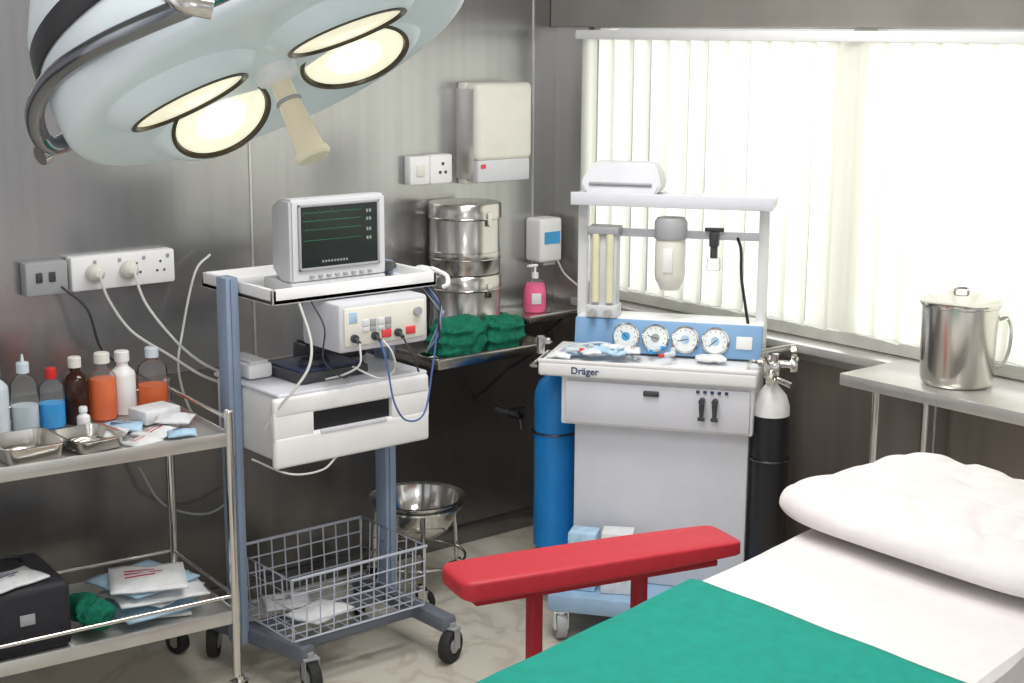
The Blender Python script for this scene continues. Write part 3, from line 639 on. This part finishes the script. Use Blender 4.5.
for i in range(9):
    q=amw(.08+.05*((i*5)%7)+.01*i,.045+.015*((i*4)%7),.918)
    m_=['redcap','cyan','dgreen','redcap','label_red','cyan','orange','dgreen','redcap'][i]
    rt=root('ampoule',{'redcap':'small red-capped ampoule','cyan':'small blue-capped ampoule','dgreen':'small green-capped ampoule','label_red':'small pale-red-capped ampoule','orange':'small orange-capped ampoule'}[m_]+' lying among packets on the worktop','ampoule',q,arz+i,'ampoules scattered on the machine worktop')
    g=G(); lathe(g,[(0,0),(.008,.002),(.008,.035),(.004,.04),(.004,.05),(0,.05)],(0,0,0),(1,0,0),14); fin(g,'body','trans',rt)
    g=G(); cyl(g,(.045,0,0),(.060,0,0),.0065,seg=12); fin(g,'cap',m_,rt)
q=amw(.53,.11,.893); g=G(); blob(g,(0,0,0),(.05,.035,.010),.8,.008,30,seed=4); thing(g,'gauze_pad','paper','crumpled white gauze on the machine worktop','gauze',(q.x,q.y,q.z+.010),arz)
for i,(x,w,h,m_) in enumerate(((.16,.09,.19,'paperbl'),(.27,.10,.20,'paper'))):
    q=amw(x,-.01,.156); rt=root('supply_carton',['pale blue supply carton on the machine base','white and blue supply carton on the machine base'][i],'carton',q,arz+.1*i)
    g=G(); box(g,(0,0,h/2),(w,.08,h),.004); fin(g,'box',m_,rt)
    g=G(); box(g,(0,-.0405,h*.6),(w*.8,.002,h*.25)); fin(g,'printed_band','paperbl' if i else 'paper',rt)
# ------------------------------------------------------------ side table and pot
rt=root('side_table','narrow stainless steel table below the window','table',(3.41,1.35,0))
g=G(); bx(g,0,.30,0,1.30,.928,.94,.003); bx(g,-.002,.004,0,1.30,.905,.94,.003); bx(g,0,.30,1.294,1.30,.905,.94,.003); fin(g,'top','satin',rt)
for x,y in((.03,1.19),(.27,1.19),(.03,.08),(.27,.08)):
    g=G(); cyl(g,(x,y,0.0),(x,y,.928),.0125,seg=18); fin(g,'leg','chrome',rt)
g=G(); cyl(g,(.03,.08,.25),(.03,1.19,.25),.009,seg=14); cyl(g,(.27,.08,.25),(.27,1.19,.25),.009,seg=14); cyl(g,(.03,1.19,.25),(.27,1.19,.25),.009,seg=14); fin(g,'stretcher','chrome',rt)
rt=root('steel_pot','tall stainless steel pot with lid and side handle on the table','pot',(3.560,2.365,.9405),-.85)
rt.scale=(.94,.94,.97)
g=G(); lathe(g,[(0,0),(.095,0),(.102,.006),(.106,.02),(.112,.227),(.117,.231),(.117,.237),(.111,.237),(0,.237)],seg=56); fin(g,'body','steel',rt)
g=G(); lathe(g,[(.120,.237),(.121,.242),(.114,.247),(.095,.251),(.05,.262),(0,.264)],seg=56); ld=fin(g,'lid','chrome',rt)
g=G(); tube(g,[(-.02,0,.262),(-.015,0,.277),(.015,0,.277),(.02,0,.262)],.004); fin(g,'lid_knob','chrome',ld)
g=G(); tube(g,[(.110,0,.19),(.135,0,.195),(.148,0,.16),(.145,0,.10),(.13,0,.06),(.107,0,.05)],.0055); fin(g,'handle','chrome',rt)
# ------------------------------------------------------------ operating table
bz=math.radians(10)
bd=root('operating_table','operating table covered with white sheet','operating table',(2.17,1.73,0),bz)
g=G(); bx(g,-1.15,.95,-.31,.27,.70,.765,.02,3); fin(g,'mattress','white',bd)
g=G(); bx(g,-1.12,.92,-.26,.26,.655,.70,.006); fin(g,'table_frame','steel',bd)
g=G(); bx(g,-.30,.05,-.14,.14,.10,.66,.02); fin(g,'column','white',bd)
g=G(); bx(g,-.65,.40,-.25,.25,.0,.12,.02); fin(g,'base','footgrey',bd)
def drape(u0,u1,h0,h1,z,drop,off,amp,seed,skew=0):
    g=G()
    def fn(a,b):
        tot=h0+h1+2*drop; s=-h0-drop+tot*b
        x=u0+(u1-u0)*a
        if -h0<s<h1: y=s; zz=z; e=1
        elif s>=h1: y=h1+off; zz=z-(s-h1); e=0
        else: y=-h0-off; zz=z-(-h0-s); e=0
        x+= skew*(y/.33)*(a)
        n=noise.fractal(Vector((x*2.2+seed,y*2.5,seed)),1,2,3)
        zz+=amp*n*(1 if e else .2)
        if not e: y+=math.copysign(.006*noise.noise(Vector((x*7,seed,0)))+.004,y)
        return Vector((x,y,zz))
    surf(g,fn,90,72); return g
g=drape(-1.16,.96,.355,.290,.783,.09,.004,.007,1.3); fin(g,'white_sheet','sheet',bd,'white cotton sheet over the table',thick=.003)
g=drape(-1.17,.0,.362,.296,.789,.10,.008,.007,1.3,skew=.06); o=thing(g,'green_drape','green','plain teal green surgical drape over the table sheet','drape',(2.17,1.73,0),bz,thick=.004)
# pillow
g=G(); sx,sy,th_=.28,.40,.058
def pfn(sign):
    def fn(a,b):
        u=math.sin((a*2-1)*math.pi/2); v=math.sin((b*2-1)*math.pi/2)
        x=sx*u*(1-.13*abs(v)**6); y=sy*v*(1-.11*abs(u)**6)
        prof=(max(0,1-abs(u)**5.0)**.45)*(max(0,1-abs(v)**6)**.45)
        z=th_*prof*sign
        if sign>0:
            f1=noise.noise(Vector((x*5+y*2.0,y*3-x*1,2))); f2=abs(noise.noise(Vector((x*9+y*4,y*3-x*2,5)))); f3=abs(noise.noise(Vector((x*5-y*6,y*6+x*5,8))))
            z+=prof*(.014*f1-.013*max(0,1-f2*3.5)-.010*max(0,1-f3*3.5))+.008*prof
        else: z*=.8
        return Vector((x,y,z))
    return fn
surf(g,pfn(1),110,130); surf(g,pfn(-1),110,130); bmesh.ops.remove_doubles(g,verts=g.verts[:],dist=.0003)
pw=Matrix.Rotation(bz,4,'Z')@Vector((.640,-.05,0)); thing(g,'pillow','sheet','flattened wrinkled white pillow at the table head','pillow',(2.17+pw.x,1.73+pw.y,.839),bz-.20,ang=180)
# ------------------------------------------------------------ red arm board
ab=root('arm_board','red padded arm board on red metal legs beside the table','arm board',(1.935,2.56,0.02),math.atan2(-.175,.68))
g=G(); rings=[]; NS=40
st=[(0,.55,.55),(.004,.78,.78),(.014,.92,.92),(.03,.98,.98),(.06,1,1),(.2,1.02,1.0),(.45,1.0,.97),(.64,.96,.84),(.715,.93,.76),(.729,.88,.7),(.736,.75,.58),(.739,.5,.4)]
for x,wf,tf in st:
    row=[]
    for k in range(NS):
        a=2*math.pi*(k+.5)/NS; sp=lambda v: math.copysign(abs(v)**.26,v)
        row.append(g.verts.new((x,.080*wf*sp(math.cos(a)),.657+.0255*tf*sp(math.sin(a)))))
    rings.append(row)
for A,B in zip(rings,rings[1:]):
    for k in range(NS): g.faces.new((A[k],A[(k+1)%NS],B[(k+1)%NS],B[k]))
g.faces.new(rings[0]);g.faces.new(rings[-1])
fin(g,'pad','red',ab,ang=70)
g=G(); bx(g,.04,.68,-.05,.05,.612,.630,.004); fin(g,'support_plate','redp',ab)
for x in(.21,.49):
    g=G(); bx(g,x-.015,x+.015,-.018,.018,.01,.613,.004); fin(g,'leg','redp',ab)
g=G(); bx(g,.10,.55,-.03,.03,-.02,.015,.006); bx(g,.19,.23,-.15,.15,-.02,.01,.006); bx(g,.47,.51,-.15,.15,-.02,.01,.006); fin(g,'floor_base','redp',ab)
# ------------------------------------------------------------ surgical lamp
Rv=Vector((.7723,-.6353,.0049));Uv=Vector((.1251,.1597,.9792));Fv=Vector((.6229,.7556,-.2028))
def rayd(u,v): return Fv+Rv*((u-512)/1500)-Uv*((v-341.5)/1500)
lc=Vector((0,0,1.9))+rayd(273,66)*2.3
rh=rayd(274,60).normalized()
d2=(Rv*.41-Uv*.91); d2=(d2-rh*d2.dot(rh)).normalized()
th=math.radians(73)
n=(d2*math.sin(th)-rh*math.cos(th)).normalized()
e1=rh.cross(n).normalized()
if e1.dot(Rv)<0: e1=-e1
e2=n.cross(e1).normalized()
if e2.dot(Fv)<0: e2=-e2
lamp=root('surgical_lamp','large pale domed surgical ceiling lamp with four lit lenses','surgical lamp',lc)
def lp(s,q,h): return e1*s+e2*q+n*h
g=G()
prof=[(.0,.004),(.10,.004),(.20,.010),(.27,.014),(.308,.014),(.322,.009),(.329,-.004),(.333,-.07),(.326,-.15),(.30,-.205),(.23,-.245),(.12,-.265),(0,-.27)]
lathe(g,prof,(0,0,0),n,72); fin(g,'dome','lamp',lamp,ang=50)
g=G(); lathe(g,[(.3333,-.090),(.3353,-.094),(.331,-.130),(.328,-.132)],(0,0,0),n,72); fin(g,'dark_band','black',lamp)
pods=[(.124,.074,.014,'lens',.088,14),(-.109,.084,.018,'lens',.083,23),(-.132,-.092,.025,'lenslow',.092,8.5),(.120,-.100,.025,'lenslow',.092,8.5)]
for s,q,h,lm,rr,tt in pods:
    rad=(e1*s*.25+e2*q).normalized()
    tl=math.radians(tt); ax=(n*math.cos(tl)-rad*math.sin(tl)).normalized()
    c=lp(s,q,h)
    g=G(); lathe(g,[(rr+.040,-.040),(rr+.028,-.016),(rr+.014,-.003),(rr+.006,.003),(rr,.004),(rr,-.05)],c,ax,56); pd=fin(g,'lamp_pod','lamp',lamp,ang=80)
    g=G(); lathe(g,[(rr+.002,.003),(rr+.002,.005),(rr-.004,.006),(rr-.006,.003),(rr-.008,-.004),(rr+.002,-.004)],c,ax,48); fin(g,'lens_ring','brass',pd)
    g=G(); lathe(g,[(0,.004),(rr*.5,.0035),(rr-.006,.0005),(rr-.006,-.003),(0,-.003)],c,ax,48); fin(g,'lens',lm,pd)
    if q>0:
        g=G(); lathe(g,[(0,.0065),(rr*.5,.0052),(rr*.5,.003),(0,.003)],c,ax,32); fin(g,'bulb_glow','bulb',pd)
g=G(); lathe(g,[(0,-.03),(.036,-.03),(.036,.0),(.032,.022),(.018,.030),(0,.030)],(0,0,0),n,32); hb=fin(g,'handle_mount','white',lamp)
g=G(); lathe(g,[(.016,.02),(.017,.06),(.020,.10),(.023,.140),(.027,.145),(.028,.152),(.025,.157),(0,.157)],(0,0,0),n,32); fin(g,'sterile_handle','handle',lamp)
g=G(); ring(g,n*.06,.018,.003,n); fin(g,'handle_collar','grey',lamp)
def ray(u,v,t): return Vector((0,0,1.9))+rayd(u,v)*t-lc
Y=[ray(76,138,2.30),ray(52,146,2.26),ray(38,132,2.22),ray(36,105,2.17),ray(55,75,2.10),ray(95,48,2.01),ray(145,24,1.95),ray(200,1,1.92),ray(255,-25,1.93),ray(330,-70,2.0)]
g=G(); tube(g,Y,.0145,14); yo=fin(g,'yoke_arm','yoke',lamp)
g=G(); tube(g,[ray(45,155,2.26),ray(84,132,2.3)],.013,14,False); cyl(g,ray(40,156,2.255),ray(48,152,2.265),.015,seg=18); fin(g,'pivot_joint','chrome',lamp)
g=G(); tube(g,[ray(165,-12,1.93),ray(185,2,1.91),ray(212,8,1.92)],.015,12); fin(g,'yoke_collar','chrome',lamp)
top=ray(330,-70,2.0)
g=G(); tube(g,[top,top+Vector((.05,.1,.12)),Vector((.1,.2,.40)),Vector((.1,.22,CZ-lc.z-.03))],.022,16); lathe(g,[(0,0),(.09,0),(.09,-.04),(.03,-.07),(0,-.07)],Vector((.1,.22,CZ-lc.z-.001)),(0,0,1),32); fin(g,'ceiling_arm','lamp',lamp)
# ------------------------------------------------------------ lights
def area(nm,loc,size,sy,e,c,target=None):
    l=bpy.data.lights.new(nm,'AREA'); l.shape='RECTANGLE'; l.size=size; l.size_y=sy; l.energy=e; l.color=c
    o=bpy.data.objects.new(nm,l); col.objects.link(o); o.location=loc
    o.rotation_euler=(Vector(target)-Vector(loc)).to_track_quat('-Z','Y').to_euler()
    return o
area('daylight',(4.35,2.5,1.5),3.8,1.6,27,(1,.995,.97),target=(0,2.5,1.45))
area('ceiling_light',(1.4,1.6,2.68),1.6,.6,33,(1,.98,.96),target=(1.4,1.6,0))
area('ceiling_light',(2.5,2.9,2.68),1.2,.5,32,(1,.98,.96),target=(2.5,2.9,0))
l=bpy.data.lights.new('flash','POINT'); l.energy=21; l.shadow_soft_size=.15; l.color=(1,.985,.97); o=bpy.data.objects.new('flash',l); col.objects.link(o); o.location=(.05,-.1,2.0)
w=bpy.data.worlds.new('world'); scene.world=w; w.use_nodes=True; nt=w.node_tree
bg=nt.nodes['Background']; bg.inputs[1].default_value=1.05
tc=nt.nodes.new('ShaderNodeTexCoord'); nz=nt.nodes.new('ShaderNodeTexNoise'); nz.inputs['Scale'].default_value=1.6; nz.inputs['Detail'].default_value=1.5
cr=nt.nodes.new('ShaderNodeValToRGB'); cr.color_ramp.elements[0].position=.36; cr.color_ramp.elements[0].color=(.34,.345,.36,1); cr.color_ramp.elements[1].position=.62; cr.color_ramp.elements[1].color=(1.0,1.0,1.01,1)  # patchy brightness added to give the steel walls broad reflections
nt.links.new(tc.outputs['Generated'],nz.inputs['Vector']); nt.links.new(nz.outputs['Fac'],cr.inputs['Fac'])
sx_=nt.nodes.new('ShaderNodeSeparateXYZ'); nt.links.new(tc.outputs['Generated'],sx_.inputs[0])
mr=nt.nodes.new('ShaderNodeMapRange'); mr.inputs['From Min'].default_value=-.5; mr.inputs['From Max'].default_value=.3; mr.inputs['To Min'].default_value=.95; mr.inputs['To Max'].default_value=1.5
nt.links.new(sx_.outputs['Z'],mr.inputs['Value'])
vm=nt.nodes.new('ShaderNodeVectorMath'); vm.operation='SCALE'; nt.links.new(cr.outputs['Color'],vm.inputs[0]); nt.links.new(mr.outputs[0],vm.inputs['Scale']); nt.links.new(vm.outputs[0],bg.inputs[0])
# ------------------------------------------------------------ camera
p=math.radians(11.7);ph=math.radians(39.5)
F=Vector((math.sin(ph)*math.cos(p),math.cos(ph)*math.cos(p),-math.sin(p))); R0=Vector((math.cos(ph),-math.sin(ph),0)); U0=R0.cross(F)
R=(R0+.005*U0).normalized();U=R.cross(F).normalized()
cam=bpy.data.cameras.new('camera'); co=bpy.data.objects.new('camera',cam); col.objects.link(co)
cam.sensor_fit='HORIZONTAL'; cam.sensor_width=36; cam.lens=1500/1024*36; cam.clip_start=.05
mw=Matrix(((R.x,U.x,-F.x,0),(R.y,U.y,-F.y,0),(R.z,U.z,-F.z,1.9),(0,0,0,1))); co.matrix_world=mw
scene.camera=co
